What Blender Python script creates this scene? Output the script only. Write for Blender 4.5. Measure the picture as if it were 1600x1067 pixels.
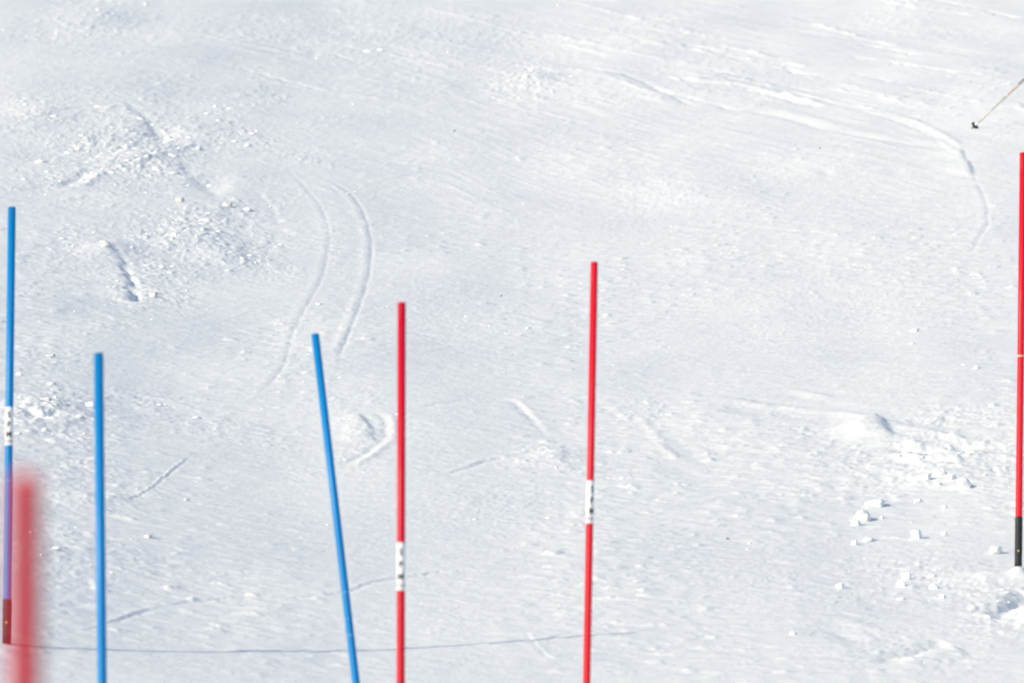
import bpy, bmesh, math, random
import numpy as np
from mathutils import Vector, Matrix

for o in list(bpy.data.objects):
    bpy.data.objects.remove(o, do_unlink=True)
S = bpy.context.scene
COL = S.collection

# ------------------------------------------------------------------ camera
PITCH = math.radians(10.0)
CP, SP = math.cos(PITCH), math.sin(PITCH)
K = 1600 * 300 / 36.0                      # pixels per unit slope in the 1600 px photograph
cam_d = bpy.data.cameras.new('camera')
cam = bpy.data.objects.new('camera', cam_d)
COL.objects.link(cam)
cam.rotation_euler = (math.radians(90) + PITCH, 0, 0)
cam_d.sensor_width = 36
cam_d.lens = 300
cam_d.clip_start = 0.5
cam_d.clip_end = 3000
cam_d.dof.use_dof = True
cam_d.dof.focus_distance = 46.0
cam_d.dof.aperture_fstop = 7.8
S.camera = cam

# ------------------------------------------------------------------ light
EL, AZ = math.radians(26), math.radians(56)
sun_dir = Vector((-math.cos(EL) * math.sin(AZ), -math.cos(EL) * math.cos(AZ), math.sin(EL)))
w = bpy.data.worlds.new('World')
S.world = w
w.use_nodes = True
nt = w.node_tree
bg = nt.nodes['Background']
sky = nt.nodes.new('ShaderNodeTexSky')
sky.sky_type = 'NISHITA'
sky.sun_disc = False
sky.sun_elevation = EL
sky.sun_rotation = math.atan2(sun_dir.x, sun_dir.y)
sky.altitude = 1500
sky.air_density = 1.0
sky.dust_density = 4.5
sky.ozone_density = 1.0
nt.links.new(sky.outputs[0], bg.inputs[0])
bg.inputs[1].default_value = 0.15
sun_l = bpy.data.lights.new('sun', 'SUN')
sun_l.energy = 2.35
sun_l.angle = math.radians(0.5)
sun_l.color = (1.0, 0.925, 0.75)
sun = bpy.data.objects.new('sun', sun_l)
sun.rotation_euler = sun_dir.to_track_quat('Z', 'Y').to_euler()
COL.objects.link(sun)
S.view_settings.view_transform = 'Standard'
S.view_settings.look = 'None'
S.view_settings.exposure = 0.37
S.view_settings.gamma = 1
S.view_settings.use_curve_mapping = False
S.render.engine = 'CYCLES'


# ------------------------------------------------------------------ helpers
def W(x, D, h):
    """slope frame (across, along the view axis, up) -> world"""
    return (x, D * CP - h * SP, D * SP + h * CP)


def tag(o, label=None, cat=None, group=None, kind=None):
    if label: o['label'] = label
    if cat: o['category'] = cat
    if group: o['group'] = group
    if kind: o['kind'] = kind
    return o


def hash2(ix, iy, seed):
    h = (ix.astype(np.int64) * 374761393 + iy.astype(np.int64) * 668265263 + seed * 974711) & 0xffffffff
    h = ((h ^ (h >> 13)) * 1274126177) & 0xffffffff
    h = (h ^ (h >> 16)) & 0xffffffff
    return h


def noise(x, y, seed=0):
    """2-D gradient noise, about -0.7..0.7"""
    ix = np.floor(x); iy = np.floor(y)
    fx = x - ix; fy = y - iy
    ux = fx * fx * fx * (fx * (fx * 6 - 15) + 10)
    uy = fy * fy * fy * (fy * (fy * 6 - 15) + 10)
    def g(dx, dy):
        a = hash2(ix + dx, iy + dy, seed) * (2 * math.pi / 4294967296.0)
        return np.cos(a) * (fx - dx) + np.sin(a) * (fy - dy)
    n0 = g(0, 0) * (1 - ux) + g(1, 0) * ux
    n1 = g(0, 1) * (1 - ux) + g(1, 1) * ux
    return n0 * (1 - uy) + n1 * uy


def sstep(a, b, t):
    t = np.clip((t - a) / (b - a), 0, 1)
    return t * t * (3 - 2 * t)


# ------------------------------------------------------------------ terrain
A_, B_ = 0.0901, 4.32


def broad(x, D):
    """large shape of the piste, in the slope frame"""
    plane = A_ * D - B_
    bank = -1.70 - 0.03 * D
    k = 0.22
    m = np.maximum(plane, bank)
    base = m + k * np.log(np.exp((plane - m) / k) + np.exp((bank - m) / k))
    # shallow bowl: the left side leans away from the sun, the right side towards it
    f = sstep(24, 34, D)
    xs = x - 0.006 * (D - 37)
    left = np.log1p(np.exp(np.clip(-(xs + 0.9) / 0.55, -30, 30))) * 0.55
    right = np.log1p(np.exp(np.clip((xs - 0.1) / 0.5, -30, 30))) * 0.5
    u = 0.125 * 6 * np.tanh(left / 6) + 0.035 * 4 * np.tanh(right / 4)
    # flatter shelf just below the middle, roll above it
    u = u + 0.06 * np.exp(-((D - 44.5) / 2.6) ** 2) * sstep(-2.0, -0.6, x)
    # the hill twists: higher up it turns towards the sun, lower down away from it
    u = u + x * (.042 * sstep(44, 64, D) - .026 * (1 - sstep(34, 46, D)))
    u = u + 0.045 * noise(x / 1.9 + 3.1, D / 9.0, 5) + 0.016 * noise(x / 0.7, D / 4.0 + 7, 6)
    return base + f * u


def ray(px, py):
    """photo pixel -> (x, D) on the broad terrain"""
    px = np.atleast_1d(np.asarray(px, float)); py = np.atleast_1d(np.asarray(py, float))
    uu = (px - 800) / K; vv = (533.5 - py) / K
    D = B_ / (A_ - vv)
    for _ in range(40):
        h = broad(uu * D, D)
        err = vv * D - h                      # >0: above the ground
        D = D + 0.6 * err / (A_ - vv + 0.01)
    return uu * D, D


KD = 3.0          # the tracks are widened along the fall line, where skis skid


class Track:
    def __init__(self, pts, depth, wid, lip=0.0, lipoff=None, lipw=None, jitter=0.5, seed=1, step=0.0, back=.25):
        pts = np.array(pts, float)
        # densify with Catmull-Rom
        P = np.vstack([2 * pts[0] - pts[1], pts, 2 * pts[-1] - pts[-2]])
        out = []
        for i in range(1, len(P) - 2):
            for t in np.linspace(0, 1, 5, endpoint=False):
                p0, p1, p2, p3 = P[i - 1], P[i], P[i + 1], P[i + 2]
                out.append(.5 * ((2 * p1) + (p2 - p0) * t + (2 * p0 - 5 * p1 + 4 * p2 - p3) * t * t + (3 * p1 - p0 - 3 * p2 + p3) * t ** 3))
        out.append(pts[-1])
        out = np.array(out)
        gx, gd = ray(out[:, 0], out[:, 1])
        self.q = np.stack([gx, gd / KD], 1)
        seg = np.linalg.norm(np.diff(self.q, axis=0), axis=1)
        self.cum = np.concatenate([[0], np.cumsum(seg)])
        self.depth, self.wid, self.lip = depth, wid, lip
        self.lo = lipoff if lipoff is not None else wid * 1.3
        self.lw = lipw or wid * 0.8
        self.j, self.seed = jitter, seed
        self.step, self.back = step, back
        self.mar = abs(self.lo) + 3 * max(self.wid, self.lw) + (2.2 * back if step else 0)

    def apply(self, x, D, h):
        y = D / KD
        q = self.q; m = self.mar
        sel = np.nonzero((x > q[:, 0].min() - m) & (x < q[:, 0].max() + m) & (y > q[:, 1].min() - m) & (y < q[:, 1].max() + m))[0]
        if not len(sel): return
        xs, ys = x[sel], y[sel]
        best = np.full(len(sel), 1e9); side = np.zeros(len(sel)); al = np.zeros(len(sel))
        for i in range(len(q) - 1):
            a = q[i]; d = q[i + 1] - a; L2 = d @ d + 1e-12
            t = np.clip(((xs - a[0]) * d[0] + (ys - a[1]) * d[1]) / L2, 0, 1)
            ex = xs - a[0] - t * d[0]; ey = ys - a[1] - t * d[1]
            dd = ex * ex + ey * ey
            k = dd < best
            best = np.where(k, dd, best)
            side = np.where(k, np.sign(d[0] * ey - d[1] * ex), side)
            al = np.where(k, self.cum[i] + t * math.sqrt(L2), al)
        s = np.sqrt(best) * side
        s = s + min(self.wid, .03) * self.j * 1.6 * noise(xs * 6, ys * 8, self.seed) + min(self.wid * 1.3, .012) * noise(xs * 30, ys * 50, self.seed + 1)
        fade = sstep(0, 0.16 * self.cum[-1], al) * sstep(0, 0.08 * self.cum[-1], self.cum[-1] - al)
        fade = fade * np.clip(1 + self.j * 2.2 * noise(al * 4 + 11, al * 0 + .5, self.seed + 3), 0.1, 2)
        brk = np.clip(1 + .5 * noise(xs * 11 + 3, ys * 20, self.seed + 5), 0, 2)
        g = -self.depth * np.exp(-(s / self.wid) ** 2)
        g = g * brk + self.lip * np.exp(-((s - self.lo) / self.lw) ** 2) * (2 - brk)
        if self.step:
            g = g + self.step / (1 + np.exp(np.clip(s / (self.wid * .35), -40, 40))) * np.exp(-(s / self.back) ** 2)
        h[sel] += g * fade


# side > 0 is to the left of the direction of travel
def T(*a, **k):
    TR.append(Track(*a, **k, seed=len(TR) * 7 + 20))


TR = []
# long pair of carved arcs left of the middle
T([(480, 268), (530, 290), (556, 312), (572, 342), (581, 382), (577, 430), (568, 462), (552, 505), (536, 545), (524, 575)], .0030, .012, lip=.0022, lipoff=-.04, lipw=.025, jitter=.35)
T([(440, 255), (480, 296), (505, 330), (515, 372), (505, 430), (482, 475), (458, 520), (445, 570), (420, 602), (409, 616), (440, 625)], .0020, .012, lip=.0014, lipoff=-.04, lipw=.025, jitter=.3)
T([(578, 640), (600, 655), (604, 672), (595, 690), (570, 708), (535, 728)], .003, .018, lip=.0035, lipoff=.045, lipw=.020)
T([(632, 640), (700, 629), (760, 625), (800, 628), (832, 656), (852, 682)], .0035, .025, lip=.002)
T([(975, 642), (1008, 660), (1030, 690), (1062, 720)], -.0055, .03, lip=-.001, lipoff=.09, jitter=.3)
T([(560, 645), (580, 668), (585, 690)], .004, .025, step=.012, back=.15)
# upper right track past the ski pole
T([(1270, 158), (1330, 170), (1400, 190), (1455, 212), (1500, 236), (1515, 260), (1530, 290), (1543, 320), (1543, 352), (1525, 382), (1516, 410)], .0019, .012, lip=.0015, lipoff=-.04, lipw=.022)
T([(1330, 172), (1400, 182), (1460, 205), (1505, 232)], -.006, .03, lip=-.003, lipoff=-.1)
T([(1140, 168), (1230, 185), (1300, 205), (1400, 222), (1500, 236)], .006, .05, lip=.004, lipoff=.14, lipw=.06)
T([(1050, 120), (1150, 132), (1230, 150), (1300, 168)], -.012, .04, lip=-.006, lipoff=-.1, jitter=.8)
T([(900, 104), (970, 118), (1030, 140), (1085, 168)], .008, .03, lip=.006, lipoff=-.12, lipw=.08, jitter=.3)
# streaks running down to the right over the top
rs = random.Random(4)
for k in range(46):
    x0 = rs.uniform(330, 1500); y0 = rs.uniform(-30, 135); L = rs.uniform(60, 330)
    sl = rs.uniform(.12, .26)
    T([(x0, y0), (x0 + L * .33, y0 + L * sl * .3), (x0 + L * .66, y0 + L * sl * .68), (x0 + L, y0 + L * sl)],
      rs.choice([-1, -1, 1]) * rs.uniform(.004, .009), rs.uniform(.02, .04), lip=rs.uniform(-.003, .003), jitter=.9)
T([(300, 50), (350, 62), (420, 76), (488, 92)], -.006, .03, lip=-.004, lipoff=.1, jitter=.4)
# lines along the lower edge
T([(60, 990), (150, 981), (250, 948), (330, 936), (450, 936), (540, 923), (600, 906), (745, 888)], .0042, .014, lip=.003, jitter=.9)
T([(190, 785), (230, 768), (262, 742), (300, 712)], .0022, .010, lip=.003, jitter=.5)
T([(680, 747), (760, 722), (850, 706), (895, 700)], .0035, .02, lip=.002, jitter=.8)
T([(1080, 785), (1160, 780), (1240, 770), (1330, 762)], .006, .022, lip=.003, jitter=.8)
# broken ledges on the upper left
T([(150, 268), (210, 256), (258, 240), (295, 224)], .009, .024, lip=.009, lipoff=-.06, lipw=.03)
T([(165, 243), (215, 232), (250, 222), (270, 212)], .007, .022, lip=.006, lipoff=-.06, lipw=.03)
T([(195, 158), (230, 190), (255, 222)], .006, .04, step=.009, back=.3, jitter=.9)
T([(262, 245), (300, 275), (330, 300), (355, 325)], .006, .05, step=.009, back=.3, jitter=1)
T([(178, 385), (192, 410), (204, 440), (212, 475)], .016, .03, step=.014, back=.25, jitter=.9)
T([(100, 292), (128, 275), (150, 262)], .012, .04, lip=.010, lipoff=-.1, jitter=1)
T([(30, 640), (70, 652), (120, 640), (180, 655)], .010, .04, lip=.007, lipoff=-.12, jitter=1)
T([(0, 205), (60, 190), (120, 172), (200, 160)], .004, .04, lip=.003, lipoff=-.12, jitter=1)
T([(400, 300), (420, 320), (436, 350)], .003, .03, lip=.002)
T([(1500, 232), (1510, 246), (1519, 262), (1524, 275)], .004, .02, step=.013, back=.15, jitter=.6)
# roll and lips on the right
T([(1110, 626), (1250, 640), (1360, 655), (1480, 684), (1570, 702)], -.008, .03, lip=-.004, lipoff=-.1, lipw=.05, jitter=.5)
T([(1225, 606), (1330, 628), (1420, 648), (1500, 662), (1565, 664)], -.006, .03, lip=-.003, lipoff=-.08, jitter=.8)
T([(1366, 652), (1382, 662), (1398, 686)], .008, .03, step=.022, back=.22, jitter=.3)
T([(1380, 700), (1450, 706), (1520, 700), (1600, 694)], .016, .04, lip=.014, lipoff=-.11, jitter=.8)
# churned trench at the lower right
T([(1360, 1034), (1400, 1026), (1440, 1012), (1478, 1002)], .022, .04, lip=.012, lipoff=-.1, lipw=.05, jitter=.8)
T([(1515, 978), (1545, 966), (1575, 950), (1615, 925)], .026, .04, lip=.014, lipoff=-.11, lipw=.05, jitter=.7)
T([(1250, 990), (1300, 985), (1350, 1004)], .005, .05, lip=.003, lipoff=.13, jitter=.5)
T([(820, 985), (840, 1010), (862, 1030)], .0012, .012, lip=.0008)


# soft hummocks: (px, py, half width px, half depth m, height m)
HUMPS = [(1592, 903, 14, .10, .05), (1600, 178, 120, 2.6, .12), (930, 128, 70, 1.6, .05), (1100, 640, 70, .6, .03), (1352, 672, 34, .5, .05), (1300, 1010, 60, .35, .008),
         (1545, 905, 60, .22, .045), (1600, 905, 40, .2, .03), (350, 400, 40, .6, .05), (300, 375, 60, .9, .05), (165, 392, 40, .6, .06),
         (230, 250, 60, 1.2, .07), (60, 180, 60, 1.2, .05), (320, 330, 70, 1.1, .025), (80, 640, 70, .4, .05), 
         (250, 210, 30, .9, -.05), (330, 290, 26, .9, -.04), (150, 30, 50, 1.6, .05), (1480, 745, 70, .4, .045), (1430, 690, 60, .4, .035),
         (860, 715, 40, .4, .03), (1090, 290, 70, 1.2, .012), (840, 125, 40, 1.0, .03), (130, 780, 60, .35, .04), (60, 860, 60, .3, .03),
         (560, 680, 30, .4, .012), (1180, 800, 120, .6, .02), (1290, 270, 10, .3, -.012), (1395, 268, 14, .3, -.012), (490, 84, 9, .5, -.014)]
HG = [(float(ray(a, b)[0][0]), float(ray(a, b)[1][0]), c * float(ray(a, b)[1][0]) / K, d, e) for a, b, c, d, e in HUMPS]

# churned patches: (px, py, rx px, ry px, strength)
ROUGH = [(220, 235, 170, 80, 1.25), (60, 180, 110, 45, .8), (300, 370, 130, 60, 1.3), (140, 400, 120, 60, .7), (210, 450, 50, 50, 1.0),
         (70, 640, 130, 45, 1.0), (110, 860, 140, 60, .55), (130, 760, 90, 60, .5), (1480, 725, 150, 55, .75), (1440, 905, 170, 50, .55),
         (1560, 950, 80, 40, .75), (1420, 1018, 100, 28, .6), (820, 125, 75, 35, 1.0), (150, 35, 70, 50, .6), (1060, 310, 120, 40, .3),
         (860, 712, 60, 30, .7), (770, 790, 150, 40, .3), (570, 670, 50, 45, .5), (1300, 690, 200, 40, .35), (1330, 460, 150, 70, .3),
         (350, 670, 150, 25, .4), (680, 60, 260, 50, .45), (430, 560, 150, 60, .2), (1480, 650, 120, 22, .8), (700, 500, 150, 50, .25),
         (1130, 120, 150, 30, .35), (960, 900, 160, 40, .2), (1010, 640, 60, 20, .5), (1200, 900, 200, 60, .2), (90, 560, 110, 60, .4)]
RG = []
for a, b, rx, ry, s in ROUGH:
    X, D = ray([a, a, a], [b, min(b + ry, 1060), b - ry])
    RG.append((X[0], D[0], rx * D[0] / K, max(.15, (D[2] - D[1]) / 2), s))


def rough_mask(x, D):
    m = np.zeros_like(x)
    wob = 1 + 0.9 * noise(x * 1.7, D * .5, 41) + .5 * noise(x * 5, D * 1.4, 42)
    for gx, gd, rx, rd, s in RG:
        d2 = ((x - gx) / rx) ** 2 + ((D - gd) / rd) ** 2
        m = np.maximum(m, s * np.exp(-d2 * wob * wob * .9))
    return m


def detail(x, D):
    """chatter, clods and ripples on the piste"""
    h = np.zeros_like(x)
    for gx, gd, wx, wd, hh in HG:
        h += .55 * hh * np.exp(-(((x - gx) / wx) ** 2 + ((D - gd) / wd) ** 2))
    xx = x + .05 * noise(x * 3, D, 9)
    # skidded ridges, a little longer across the hill
    patch = .35 + 1.0 * sstep(-.25, .45, noise(x * .9, D * .16, 12) + .4 * noise(x * 2.6, D * .5, 13))
    n1 = noise(xx * 4.0, D * 2.0 + x * .8, 14)
    n2 = noise(xx * 6.5, D * 8 - x * .6, 15)
    n3 = noise(xx * 14, D * 17, 16)
    n4 = noise(xx * 46, D * 30, 17)
    h += .0022 * n1 + (.25 + patch) * (.0036 * n2 + .0030 * n3) + .0004 * n4
    # fine lines left by skis running down across the upper slope
    top = sstep(54, 62, D) * sstep(-2.2, 0.2, x) * (.5 + sstep(-.2, .4, noise(x * .8, D * .12, 31)))
    al = x + .19 * D
    h += top * (.0075 * np.maximum(0, noise(al * 9, D * .42, 32) - .1) + .005 * np.maximum(0, noise(al * 19, D * .8, 33)) + .004 * noise(al * 4, D * .2, 34))
    # thin scales of shaved snow
    sc = np.maximum(0, noise(xx * 8 + 5, D * 8.5, 18) - .22)
    h += patch * .021 * sc * (1 + 1.2 * noise(xx * 30, D * 20, 19))
    r = rough_mask(x, D)
    wx = xx + .05 * noise(xx * 9, D * 5, 51) + .02 * noise(xx * 22, D * 14, 52)
    wd = D + .10 * noise(xx * 8, D * 6, 53)
    c1 = np.maximum(0, .42 - np.abs(noise(wx * 4.2, wd * 3.6, 21)) * 2.2 - .15)
    c2 = np.maximum(0, noise(wx * 12, wd * 12.0, 22) - .04)
    c3 = noise(xx * 34, D * 22, 23)
    c0 = noise(xx * 2.6, D * 1.6, 24)
    h += r * (.010 * c0 + .024 * c1 + .022 * c2 + .007 * c3)
    return h


def full(x, D):
    x = np.atleast_1d(np.asarray(x, float)); D = np.atleast_1d(np.asarray(D, float))
    h = broad(x, D)
    z = (D > 30) & (D < 150) & (np.abs(x) < 16)
    if z.any():
        xz, Dz = x[z], D[z]
        f = sstep(30, 32.5, Dz) * (1 - sstep(115, 145, Dz)) * (1 - sstep(.085, .11, np.abs(xz) / Dz))
        d = detail(xz, Dz) * f
        for t in TR:
            t.apply(xz, Dz, d)
        h[z] += d
    return h


def build_snow():
    # rows are closer together where the piste is looked at from low down
    v = np.linspace((533.5 - 1125) / K, (533.5 + 75) / K, 1250)
    Dm = B_ / (A_ - v)
    near = -60 + (Dm[0] + 60) * np.linspace(0, 1, 60)[:-1] ** .7
    far = Dm[-1] + np.geomspace(1, 320, 60) - 1 + (Dm[-1] - Dm[-2])
    Ds = np.concatenate([near, Dm, far])
    uf = np.linspace(-.0625, .0625, 900)
    um = np.linspace(.0625, .105, 60)[1:]
    uo = .105 + np.geomspace(.002, 7, 34)
    us = np.concatenate([-uo[::-1], -um[::-1], uf, um, uo])
    sc = np.where(Ds > 31, Ds, 31 - (31 - Ds) * 0)
    X = us[None, :] * sc[:, None]
    D = np.repeat(Ds[:, None], len(us), 1)
    H = full(X.ravel(), D.ravel()).reshape(X.shape)
    far_f = sstep(60, 300, np.abs(X)) * 0
    x, y, z = X, D * CP - H * SP, D * SP + H * CP
    co = np.stack([x, y, z], -1).reshape(-1, 3).astype(np.float32)
    R, C = X.shape
    idx = np.arange(R * C).reshape(R, C)
    q = np.stack([idx[:-1, :-1], idx[:-1, 1:], idx[1:, 1:], idx[1:, :-1]], -1).reshape(-1, 4).astype(np.int32)
    me = bpy.data.meshes.new('snow_slope')
    me.vertices.add(len(co)); me.vertices.foreach_set('co', co.ravel())
    me.loops.add(q.size); me.loops.foreach_set('vertex_index', q.ravel())
    me.polygons.add(len(q))
    me.polygons.foreach_set('loop_start', np.arange(0, q.size, 4, dtype=np.int32))
    me.polygons.foreach_set('use_smooth', np.ones(len(q), dtype=bool))
    me.update(calc_edges=True)
    o = bpy.data.objects.new('snow_slope', me)
    COL.objects.link(o)
    return o


# ------------------------------------------------------------------ materials
def new_mat(name):
    m = bpy.data.materials.new(name); m.use_nodes = True
    return m, m.node_tree, m.node_tree.nodes['Principled BSDF']


def snow_mat(name, bump=1.0, lo=(.785, .795, .785, 1), hi=(.850, .855, .820, 1)):
    m, t, b = new_mat(name)
    N, L = t.nodes, t.links
    tc = N.new('ShaderNodeTexCoord')
    mp = N.new('ShaderNodeMapping'); mp.inputs['Rotation'].default_value = (-PITCH, 0, 0)
    L.new(tc.outputs['Object'], mp.inputs[0])
    # old packed snow is a little greyer and bluer than the loose scrapings
    sq = N.new('ShaderNodeMapping'); sq.inputs['Scale'].default_value = (1, .35, 1)
    L.new(mp.outputs[0], sq.inputs[0])
    n1 = N.new('ShaderNodeTexNoise'); n1.inputs['Scale'].default_value = 1.1; n1.inputs['Detail'].default_value = 7
    n1.inputs['Roughness'].default_value = .62
    L.new(sq.outputs[0], n1.inputs['Vector'])
    cr = N.new('ShaderNodeValToRGB')
    cr.color_ramp.elements[0].position = .36; cr.color_ramp.elements[0].color = lo
    cr.color_ramp.elements[1].position = .62; cr.color_ramp.elements[1].color = hi
    L.new(n1.outputs[0], cr.inputs[0])
    # rare grains of dirt and needles
    n2 = N.new('ShaderNodeTexNoise'); n2.inputs['Scale'].default_value = 26; n2.inputs['Detail'].default_value = 2
    L.new(mp.outputs[0], n2.inputs['Vector'])
    r2 = N.new('ShaderNodeMapRange'); r2.inputs[1].default_value = .74; r2.inputs[2].default_value = .80
    L.new(n2.outputs[0], r2.inputs[0])
    mx = N.new('ShaderNodeMix'); mx.data_type = 'RGBA'; mx.inputs['B'].default_value = (.50, .50, .50, 1)
    L.new(r2.outputs[0], mx.inputs['Factor']); L.new(cr.outputs[0], mx.inputs['A'])
    L.new(mx.outputs['Result'], b.inputs['Base Color'])
    b.inputs['Roughness'].default_value = .62
    b.inputs['Specular IOR Level'].default_value = .28
    # crystals and shaved relief
    f1 = N.new('ShaderNodeTexNoise'); f1.inputs['Scale'].default_value = 34; f1.inputs['Detail'].default_value = 5
    f1.inputs['Roughness'].default_value = .65
    sq2 = N.new('ShaderNodeMapping'); sq2.inputs['Scale'].default_value = (1, 1.7, 1)
    L.new(mp.outputs[0], sq2.inputs[0]); L.new(sq2.outputs[0], f1.inputs['Vector'])
    bm = N.new('ShaderNodeBump'); bm.inputs['Strength'].default_value = .55 * bump; bm.inputs['Distance'].default_value = .012
    L.new(f1.outputs[0], bm.inputs['Height'])
    L.new(bm.outputs[0], b.inputs['Normal'])
    return m


def vinyl(name, col, wear=.7, rough=.36):
    m, t, b = new_mat(name)
    N, L = t.nodes, t.links
    tc = N.new('ShaderNodeTexCoord')
    mp = N.new('ShaderNodeMapping'); mp.inputs['Scale'].default_value = (60, 60, 9)
    L.new(tc.outputs['Object'], mp.inputs[0])
    n = N.new('ShaderNodeTexNoise'); n.inputs['Scale'].default_value = 1.0; n.inputs['Detail'].default_value = 4
    L.new(mp.outputs[0], n.inputs['Vector'])
    r = N.new('ShaderNodeMapRange'); r.inputs[1].default_value = .56; r.inputs[2].default_value = .75; r.inputs[4].default_value = wear
    L.new(n.outputs[0], r.inputs[0])
    mx = N.new('ShaderNodeMix'); mx.data_type = 'RGBA'
    mx.inputs['A'].default_value = (*col, 1); mx.inputs['B'].default_value = tuple(c * .72 + .05 for c in col) + (1,)
    L.new(r.outputs[0], mx.inputs['Factor']); L.new(mx.outputs['Result'], b.inputs['Base Color'])
    n2 = N.new('ShaderNodeTexNoise'); n2.inputs['Scale'].default_value = 180
    L.new(tc.outputs['Object'], n2.inputs['Vector'])
    b.inputs['Specular IOR Level'].default_value = .3
    r3 = N.new('ShaderNodeMapRange'); r3.inputs[3].default_value = rough - .08; r3.inputs[4].default_value = rough + .16
    L.new(n2.outputs[0], r3.inputs[0]); L.new(r3.outputs[0], b.inputs['Roughness'])
    return m


M = {
    'snow': snow_mat('snow'),
    'chunk': snow_mat('snow_clod', .35, (.90, .915, .905, 1), (.92, .935, .92, 1)),
    'red': vinyl('red_vinyl', (.72, .009, .024)),
    'deep': vinyl('deep_red_vinyl', (.58, .003, .022)),
    'faded': vinyl('dark_red_vinyl', (.45, .006, .018)),
    'blue': vinyl('blue_vinyl', (.0, .195, .50)),
    'white': vinyl('white_film', (.72, .73, .74), .2, .3),
    'black': vinyl('black_rubber', (.022, .024, .027), .5, .5),
    'ink': vinyl('dark_print', (.05, .05, .055), .2, .5),
    'cream': vinyl('cream_tape', (.80, .66, .45), .2, .5),
    'paleblue': vinyl('rubbed_blue', (.16, .34, .62), .2, .5),
    'yellow': vinyl('yellow_plastic', (.75, .50, .08), .2, .4),
    'grey': vinyl('grey_print', (.16, .165, .18), .3, .35),
    'metal': vinyl('white_lacquer', (.78, .79, .80), .25, .25),
    'shaftgrey': vinyl('silver_lacquer', (.50, .49, .47), .3, .3),
    'redprint': vinyl('red_print', (.34, .03, .035), .3, .35),
    'mauve': vinyl('dark_basket_rubber', (.06, .045, .055), .4, .5),
}

# ------------------------------------------------------------------ piste
snow = build_snow()
snow.data.materials.append(M['snow'])
tag(snow, 'bright groomed snow slope with carved tracks and churned patches', kind='structure')


# ------------------------------------------------------------------ mesh pieces
def lathe(prof, seg=28, cap=True):
    """prof: (radius, z) list from bottom to top"""
    bm = bmesh.new(); rings = []
    for r, z in prof:
        rings.append([bm.verts.new((r * math.cos(2 * math.pi * k / seg), r * math.sin(2 * math.pi * k / seg), z)) for k in range(seg)])
    for a, b in zip(rings[:-1], rings[1:]):
        for k in range(seg):
            f = bm.faces.new((a[k], a[(k + 1) % seg], b[(k + 1) % seg], b[k])); f.smooth = True
    if cap:
        bm.faces.new(rings[0][::-1]); bm.faces.new(rings[-1])
    return bm


def part(name, bm, mat, parent):
    me = bpy.data.meshes.new(name); bm.to_mesh(me); bm.free()
    me.materials.append(mat)
    o = bpy.data.objects.new(name, me); COL.objects.link(o); o.parent = parent
    return o


def sleeve(z0, z1, r, e=.0006):
    return lathe([(r - e, z0), (r, z0 + e), (r, z1 - e), (r - e, z1)])


def letter_bm(ch, size, r, zc, ang, turn=0):
    """one printed character wrapped round a tube"""
    cu = bpy.data.curves.new('t', 'FONT'); cu.body = ch; cu.size = size; cu.align_x = 'CENTER'; cu.align_y = 'CENTER'
    cu.offset = size * .03
    o = bpy.data.objects.new('t', cu); COL.objects.link(o)
    dg = bpy.context.evaluated_depsgraph_get(); dg.update()
    me = bpy.data.meshes.new_from_object(o.evaluated_get(dg))
    bpy.data.objects.remove(o, do_unlink=True)
    bm = bmesh.new(); bm.from_mesh(me); bpy.data.meshes.remove(me)
    ys = [v.co.y for v in bm.verts]; xs = [v.co.x for v in bm.verts]
    cy = (max(ys) + min(ys)) / 2; cx = (max(xs) + min(xs)) / 2
    for k in range(-6, 7):
        bmesh.ops.bisect_plane(bm, geom=bm.verts[:] + bm.edges[:] + bm.faces[:], plane_co=(cx + k * size / 10, 0, 0), plane_no=(1, 0, 0))
    for v in bm.verts:
        x, y = v.co.x - cx, v.co.y - cy
        a = ang + x / r
        v.co = (r * math.cos(a), r * math.sin(a), zc + y)
    return bm


# ------------------------------------------------------------------ slalom poles
def cam_point(px, py, D):
    return Vector(W((px - 800) / K * D, D, (533.5 - py) / K * D))


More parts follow.
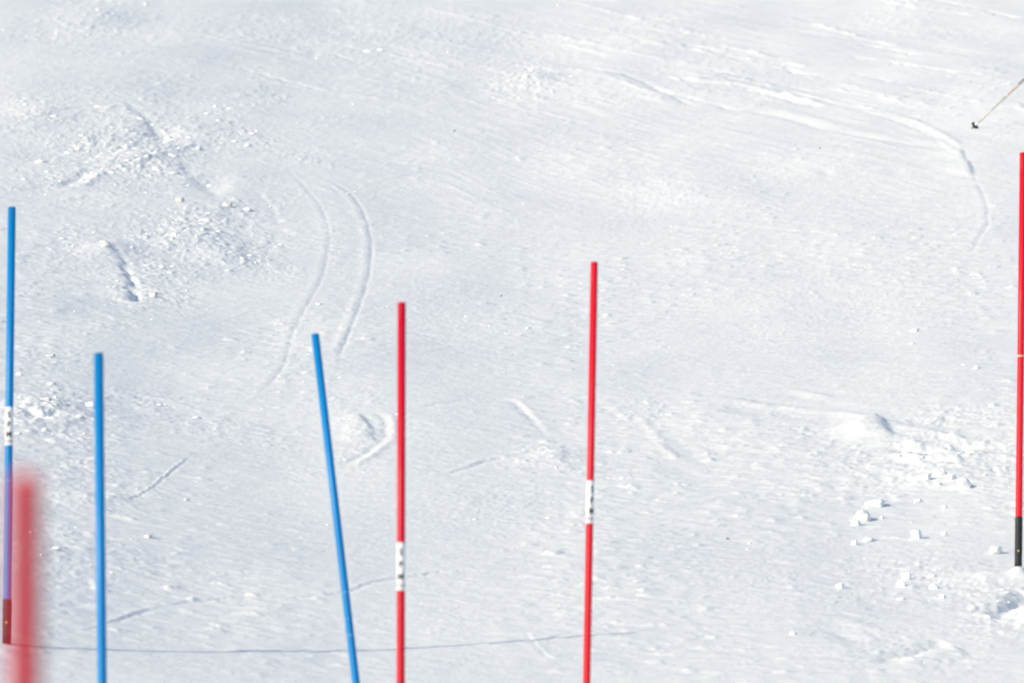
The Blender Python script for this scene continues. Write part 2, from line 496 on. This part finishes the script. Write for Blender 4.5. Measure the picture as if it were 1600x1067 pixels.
def slalom_pole(colour, D, top, foot_px, label, dia=.031, band=None, hinge_y=None, marks=(), hinge=True, spin=-1.57, base_y=None):
    """top: photo position of the head, foot_px: across position of the foot"""
    if base_y is not None:
        xb, Db = ray(foot_px, base_y)
        xb, Db = float(xb[0]), float(Db[0])
    else:
        Db = D; xb = (foot_px - 800) / K * D
    hb = float(full(xb, Db)[0])
    foot = Vector(W(xb, Db, hb))
    Dt = Db + 1.78 * SP
    head = cam_point(top[0], top[1], Dt)
    L = (head - foot).length
    yb = 533.5 - hb / Db * K
    def z_at(y):
        t = (yb - y) / (yb - top[1])
        d0, d1 = 1 / Db, 1 / Dt                      # perspective-correct along the pole
        return L * t * d0 ** 1 / (d1 + (d0 - d1) * t) if False else L * (t / Db) / (t / Db + (1 - t) / Dt) if False else L * t
    e = bpy.data.objects.new('slalom_pole', None); COL.objects.link(e)
    e.location = foot; e.rotation_mode = 'QUATERNION'
    e.rotation_quaternion = Vector((0, 0, 1)).rotation_difference((head - foot).normalized())
    tag(e, label, 'slalom pole', 'slalom gate poles on the slope')
    r = dia / 2
    hz = z_at(hinge_y) if hinge_y else .23
    # shaft with a slightly domed plug on top
    z = [hz + .0005, L - .004]
    part('shaft', lathe([(r * .99, z[0]), (r, z[0] + .003), (r * 1.0, L * .5), (r * .985, z[1])]), M[colour], e)
    part('end_cap', lathe([(r * .97, L - .0035), (r * .99, L - .001), (r * .93, L + .002), (r * .6, L + .004)]), M['deep' if colour != 'blue' else 'blue'], e)
    # tilting base: rubber hinge with ribs, spike going into the snow
    hg = part('hinge', lathe([(r * 1.02, .02), (r * 1.06, .03), (r * 1.06, .06), (r * 1.1, .065), (r * 1.1, hz - .012), (r * 1.06, hz - .002), (r * 1.0, hz)]), M['black'], e)
    for k in range(4):
        zz = .004 + k * .0085
        part('hinge_ring', lathe([(r * .95, zz - .003), (r * 1.13, zz - .0015), (r * 1.13, zz + .0015), (r * .95, zz + .003)], 20), M['black'], hg)
    part('screw', lathe([(.004, 0), (.004, .0016), (.0028, .0024)], 12), M['yellow'], hg)
    scr = hg.children[-1]
    a = math.radians(-95)
    scr.rotation_euler = (math.radians(90), 0, a + math.radians(90))
    scr.location = (r * 1.095 * math.cos(a), r * 1.095 * math.sin(a), .082)
    part('ground_spike', lathe([(.004, -.30), (.013, -.24), (.0135, -.012)], 16), M['grey'], e)
    if band:
        z1, z0 = z_at(band[0]), z_at(band[1])
        bo = part('band', sleeve(z0, z1, r + .0006), M['white'], e)
        H = z1 - z0
        for ch, f in zip('SPM', (.80, .54, .29)):
            part('letter', letter_bm(ch, .031, r + .0011, z0 + H * f, spin), M['ink'], bo)
        part('hairline', sleeve(z0 + H * .10, z0 + H * .10 + .0035, r + .0010, .0002), M['grey'], bo)
    for y, mat, hh in marks:
        zz = z_at(y)
        part('tape_ring', sleeve(zz - hh / 2, zz + hh / 2, r + .0007, .0003), M[mat], e)
    return e


slalom_pole('blue', 35.3, (18.5, 325), 10, 'blue pole at the left edge with a lettered white band, foot behind the red blur',
            band=(638, 698), hinge_y=937, base_y=1006, marks=[(752, 'paleblue', .005)])
slalom_pole('blue', 27.8, (154, 553), 163, 'plain upright blue pole second from the left, slightly out of focus', dia=.031)
slalom_pole('blue', 31.0, (492.5, 523), 569, 'blue pole leaning to the left with small pale scuffs low on it', dia=.029,
            marks=[(927, 'paleblue', .004), (994, 'paleblue', .004), (968, 'paleblue', .002)])
slalom_pole('deep', 29.4, (627.5, 474), 625.5, 'deep red upright pole with a low white band, beside the leaning blue pole', dia=.029, band=(850, 925), spin=-1.62)
slalom_pole('red', 31.0, (928.5, 411), 914.5, 'bright red pole right of the middle with a white band at mid height', dia=.0275, band=(753, 820), spin=-.95)
slalom_pole('red', 37.0, (1598.5, 240), 1591, 'tall bright red pole at the right edge standing on its black hinge in the snow', dia=.030,
            hinge_y=808, base_y=894, marks=[(558, 'cream', .006)])

# ------------------------------------------------------------------ near pole, far out of focus
def near_pole():
    D = 7.3
    x = (38 - 800) / K * D
    hb = float(full(x, D)[0])
    foot = Vector(W(x - .002, D, hb)); head = cam_point(40, 748, D + 1.8 * SP)
    L = (head - foot).length
    e = bpy.data.objects.new('slalom_pole', None); COL.objects.link(e)
    e.location = foot; e.rotation_mode = 'QUATERNION'; e.rotation_quaternion = Vector((0, 0, 1)).rotation_difference((head - foot).normalized())
    tag(e, 'heavily blurred red pole close to the lens in the lower left corner', 'slalom pole', 'slalom gate poles on the slope')
    r = .0128
    part('shaft', lathe([(r, .23), (r, L - .004)]), M['faded'], e)
    part('end_cap', lathe([(r * .97, L - .0035), (r * .9, L + .002), (r * .6, L + .004)]), M['red'], e)
    part('hinge', lathe([(r * 1.05, 0), (r * 1.1, .03), (r * 1.1, .22), (r, .2295)]), M['black'], e)
    part('ground_spike', lathe([(.004, -.3), (.011, -.24), (.011, -.001)], 16), M['grey'], e)
near_pole()


# ------------------------------------------------------------------ ski pole
def ski_pole():
    xb, Db = ray(1518, 206); xb, Db = float(xb[0]), float(Db[0])
    hb = float(full(xb, Db)[0])
    foot = Vector(W(xb, Db, hb))
    # aim through the edge of the frame
    tgt = cam_point(1604, 121, Db - .30)
    d = (tgt - foot).normalized()
    L = 1.22
    e = bpy.data.objects.new('ski_pole', None); COL.objects.link(e)
    e.location = foot - d * .015; e.rotation_mode = 'QUATERNION'; e.rotation_quaternion = d.to_track_quat('Z', 'Y')
    tag(e, 'slim white ski pole with dark basket planted at a slant in the snow', 'ski pole')
    part('tip', lathe([(.0015, -.02), (.005, .0), (.006, .035)], 12), M['grey'], e)
    bk = lathe([(.007, .040), (.021, .044), (.030, .050), (.031, .055), (.020, .056), (.008, .064)], 20)
    bo = part('basket', bk, M['mauve'], e)
    part('basket_collar', lathe([(.009, .0565), (.011, .060), (.008, .085), (.0062, .090)], 14), M['metal'], bo)
    part('shaft', lathe([(.0065, .0355), (.008, .25), (.0095, .6), (.010, 1.08)], 16), M['shaftgrey'], e)
    # grey stripes and red print on the shaft
    def stripe(z0, z1, a0, a1, rr, mat, nm):
        bm = bmesh.new(); n = 6; rows = []
        for z in (z0, z1):
            r_ = rr(z) + .0003
            rows.append([bm.verts.new((r_ * math.cos(a0 + (a1 - a0) * k / n), r_ * math.sin(a0 + (a1 - a0) * k / n), z)) for k in range(n + 1)])
        for k in range(n):
            bm.faces.new((rows[0][k], rows[0][k + 1], rows[1][k + 1], rows[1][k]))
        part(nm, bm, M[mat], e)
    rr = lambda z: np.interp(z, [.0355, .25, .6, 1.08], [.0065, .008, .0095, .010])
    stripe(.24, .345, 0, 6.283, lambda z: rr(z) , 'grey', 'grey_stripe')
    for a0 in (0.0, 2.2, 4.3):
        stripe(.346, .40, a0, a0 + .9, rr, 'grey', 'grey_stripe')
        stripe(.54, 1.0, a0, a0 + 1.5, rr, 'grey', 'grey_stripe')
    for k, (z0, z1) in enumerate([(.425, .44), (.452, .462), (.470, .490), (.497, .505), (.508, .530)]):
        stripe(z0, z1, .3 * k, .3 * k + (6.2 if k == 4 else 4.2), rr, 'redprint', 'red_mark')
    g = part('grip', lathe([(.012, 1.06), (.016, 1.075), (.0145, 1.10), (.0165, 1.13), (.0150, 1.16), (.019, 1.19), (.020, L - .01), (.014, L)], 20), M['black'], e)
ski_pole()


# ------------------------------------------------------------------ loose snow
def clod_mesh(seed, sub=3):
    """a broken block of wind-packed snow: flat faces, crumbled edges"""
    rnd = np.random.RandomState(seed)
    bm = bmesh.new(); bmesh.ops.create_cube(bm, size=2)
    bmesh.ops.subdivide_edges(bm, edges=bm.edges[:], cuts=6, use_grid_fill=True)
    planes = [(Vector(rnd.normal(size=3)).normalized(), rnd.uniform(.80, 1.1)) for _ in range(7)]
    for v in bm.verts:
        p = v.co.copy()
        n = p.length
        p = p * (1 / n) * (n * .55 + .50)          # slightly rounded block
        for nn, d in planes:
            s = p.dot(nn)
            if s > d: p -= nn * (s - d) * .9
        q = p * 1.8
        nz = noise(np.array([q.x + q.z * .7 + seed]), np.array([q.y - q.z * .6]), seed)[0]
        n2 = noise(np.array([q.x * 2.9 - q.z * 1.9]), np.array([q.y * 2.9 + q.z * 2.3]), seed + 1)[0]
        v.co = p * (1 + .22 * nz + .17 * n2)
    for f in bm.faces: f.smooth = True
    me = bpy.data.meshes.new('snow_clod'); bm.to_mesh(me); bm.free()
    me.materials.append(M['chunk'])
    return me


CL = [  # photo x, y of the foot, width, height in pixels, label
    (1367, 792, 31, 13, 'long flat-topped white snow clod lying behind the broken pair'),
    (1348, 814, 24, 19, 'largest blocky snow clod with a smaller piece leaning on its lower left'),
    (1337, 821, 13, 11, 'small snow clod touching the lower left of the blocky one'),
    (1432, 842, 14, 16, 'lone upright snow clod between the broken pair and the right pole'),
    (1556, 865, 19, 13, 'rounded snow clod just left of the black hinge of the right pole'),
    (1446, 755, 19, 10, 'flat snow clod at the left end of the upper row'),
    (1468, 750, 19, 12, 'second snow clod from the left in the upper row with a dark shadow'),
    (1486, 755, 14, 8, 'low snow clod in the middle of the upper row'),
    (1506, 764, 22, 19, 'tall pale snow clod at the right end of the upper row'),
    (1465, 762, 10, 6, 'small snow lump below the upper row of clods'),
    (1476, 795, 8, 6, 'tiny lone snow lump under the upper row'),
    (1434, 784, 11, 6, 'small flat lump between the long clod and the upper row'),
    (1313, 919, 13, 9, 'leftmost snow lump of the lower scatter'),
    (1416, 906, 14, 14, 'pointed snow lump at the top of the lower scatter'),
    (1408, 918, 15, 9, 'oval snow lump under the pointed one in the lower scatter'),
    (1459, 920, 14, 9, 'bright snow lump at the right of the lower scatter'),
    (1456, 903, 11, 6, 'thin snow flake above the bright lump in the lower scatter'),
    (1473, 934, 9, 6, 'lowest right snow lump of the lower scatter'),
    (1358, 846, 17, 7, 'double snow lump below the blocky clod'),
    (1335, 851, 9, 8, 'small bright lump left of the double snow lump'),
    (1475, 836, 8, 6, 'tiny snow lump right of the lone upright clod'),
    (1378, 811, 7, 5, 'snow crumb lying in the shadow of the blocky clod'),
    (1239, 992, 9, 6, 'lone snow lump near the bottom edge right of the middle'),
    (281, 318, 13, 11, 'angular snow lump in the churned patch on the left'),
    (355, 326, 17, 12, 'whitish snow lump at the right rim of the churned patch'),
    (165, 396, 15, 12, 'tall snow clod left of the dark trench'),
    (240, 466, 14, 12, 'snow lump right of the foot of the dark trench'),
    (79, 559, 14, 7, 'low snow lump between the two left blue poles'),
    (70, 634, 24, 9, 'long low snow lump right of the lettered blue pole'),
    (86, 642, 13, 7, 'small snow lump below the long low one near the left pole'),
    (310, 236, 9, 7, 'small lump beside the broken ledge on the upper left'),
    (228, 9, 7, 7, 'tiny bright lump at the top edge on the left'),
    (291, 782, 10, 6, 'small bright lump between the two upright blue poles and the leaning one'),
    (232, 840, 17, 9, 'pale snow lump right of the plain blue pole'),
    (822, 126, 10, 7, 'left snow lump of the cluster near the top'),
    (842, 136, 10, 8, 'middle snow lump of the cluster near the top'),
    (863, 146, 9, 7, 'right snow lump of the cluster near the top'),
    (873, 10, 6, 5, 'tiny bright lump at the top edge near the middle'),
    (1450, 450, 0, 0, ''),
    (1526, 577, 10, 6, 'small snow lump left of the red pole at mid height'),
    (1430, 519, 13, 6, 'flat snow flake alone on the smooth right side'),
]
protos = [clod_mesh(60 + k) for k in range(7)]
rnd = random.Random(11)
worn = []
for m_ in protos:
    w_ = m_.copy(); w_.materials.clear(); w_.materials.append(M['snow']); worn.append(w_)
for i, (px, py, wp, hp, lab) in enumerate(CL):
    if wp == 0: continue
    X, D = ray(px, py)
    X, D = float(X[0]), float(D[0])
    hh = float(full(X, D)[0])
    wx = wp * D / K / 2; wz = hp * D / K / 2
    left = px < 1000
    if left: wx *= .85; wz *= .7
    o = bpy.data.objects.new('snow_clod', (worn if left else protos)[i % 7]); COL.objects.link(o)
    o.location = W(X, D + wx * .6, hh + wz * .75)
    o.scale = (wx * 1.0, max(wx, wz) * rnd.uniform(.8, 1.1), wz * 1.0)
    o.rotation_euler = (math.radians(14), 0, rnd.uniform(-.9, .1))
    tag(o, lab, 'snow lump', 'snow lumps lying on the piste')

# crumbs nobody could count
def crumbs():
    R = np.random.RandomState(3)
    px = R.uniform(-150, 1750, 60000); py = R.uniform(-20, 1090, 60000)
    X, D = ray(px, py)
    m = rough_mask(X, D)
    keep = R.uniform(size=len(X)) < (.0005 + .11 * m ** 2.0)
    X, D, m = X[keep], D[keep], m[keep]
    H = full(X, D)
    base = bmesh.new(); bmesh.ops.create_icosphere(base, subdivisions=1, radius=1)
    bv = np.array([v.co[:] for v in base.verts]); bf = np.array([[v.index for v in f.verts] for f in base.faces]); base.free()
    n = len(X)
    size = (.0025 + .012 * R.uniform(size=n) ** 4.0) * (1 + .5 * m) * np.clip(D / 45, .8, 1.4)
    jit = 1 + R.uniform(-.3, .3, (n, len(bv), 1))
    sc = np.stack([R.uniform(1.0, 2.4, n), R.uniform(.9, 1.8, n), R.uniform(.4, .9, n)], 1) * size[:, None]
    v = bv[None] * jit * sc[:, None, :] * (1 + R.uniform(-.35, .35, (n, 1, 3)))
    a = R.uniform(0, 6.28, n)
    vx = v[..., 0] * np.cos(a)[:, None] - v[..., 1] * np.sin(a)[:, None]
    vy = v[..., 0] * np.sin(a)[:, None] + v[..., 1] * np.cos(a)[:, None]
    cx = X[:, None] + vx; cd = D[:, None] + vy; ch = H[:, None] + size[:, None] * .12 + v[..., 2]
    co = np.stack([cx, cd * CP - ch * SP, cd * SP + ch * CP], -1).reshape(-1, 3)
    f = (bf[None] + (np.arange(n) * len(bv))[:, None, None]).reshape(-1, 3)
    me = bpy.data.meshes.new('snow_crumbs'); me.from_pydata(co.tolist(), [], f.tolist())
    me.polygons.foreach_set('use_smooth', np.ones(len(f), dtype=bool)); me.update()
    me.materials.append(M['chunk'])
    o = bpy.data.objects.new('snow_crumbs', me); COL.objects.link(o)
    tag(o, 'countless small snow crumbs scattered over the churned patches', 'snow crumbs', kind='stuff')
    print('crumbs', n)
crumbs()

# a few broken bits of plastic and bark
def shard(px, py, size, mat, name, lab, cat, seed):
    X, D = ray(px, py); X, D = float(X[0]), float(D[0]); hh = float(full(X, D)[0])
    me = clod_mesh(seed, 2).copy(); me.materials.clear(); me.materials.append(M[mat])
    o = bpy.data.objects.new(name, me); COL.objects.link(o)
    o.location = W(X, D, hh + size * .3); o.scale = (size, size * .7, size * .35); o.rotation_euler = (.3, .1, seed)
    tag(o, lab, cat)
shard(1137, 843, .007, 'redprint', 'plastic_chip', 'tiny red plastic chip on bare snow right of the middle red pole', 'plastic chip', 3)
shard(783, 463, .009, 'grey', 'bark_flake', 'tiny dark flake on the snow between the two middle red poles', 'bark flake', 5)
shard(1281, 233, .010, 'grey', 'bark_flake', 'tiny dark flake on the smooth snow at the upper right', 'bark flake', 7)
shard(710, 206, .010, 'grey', 'bark_flake', 'tiny dark flake on the snow above the middle', 'bark flake', 9)
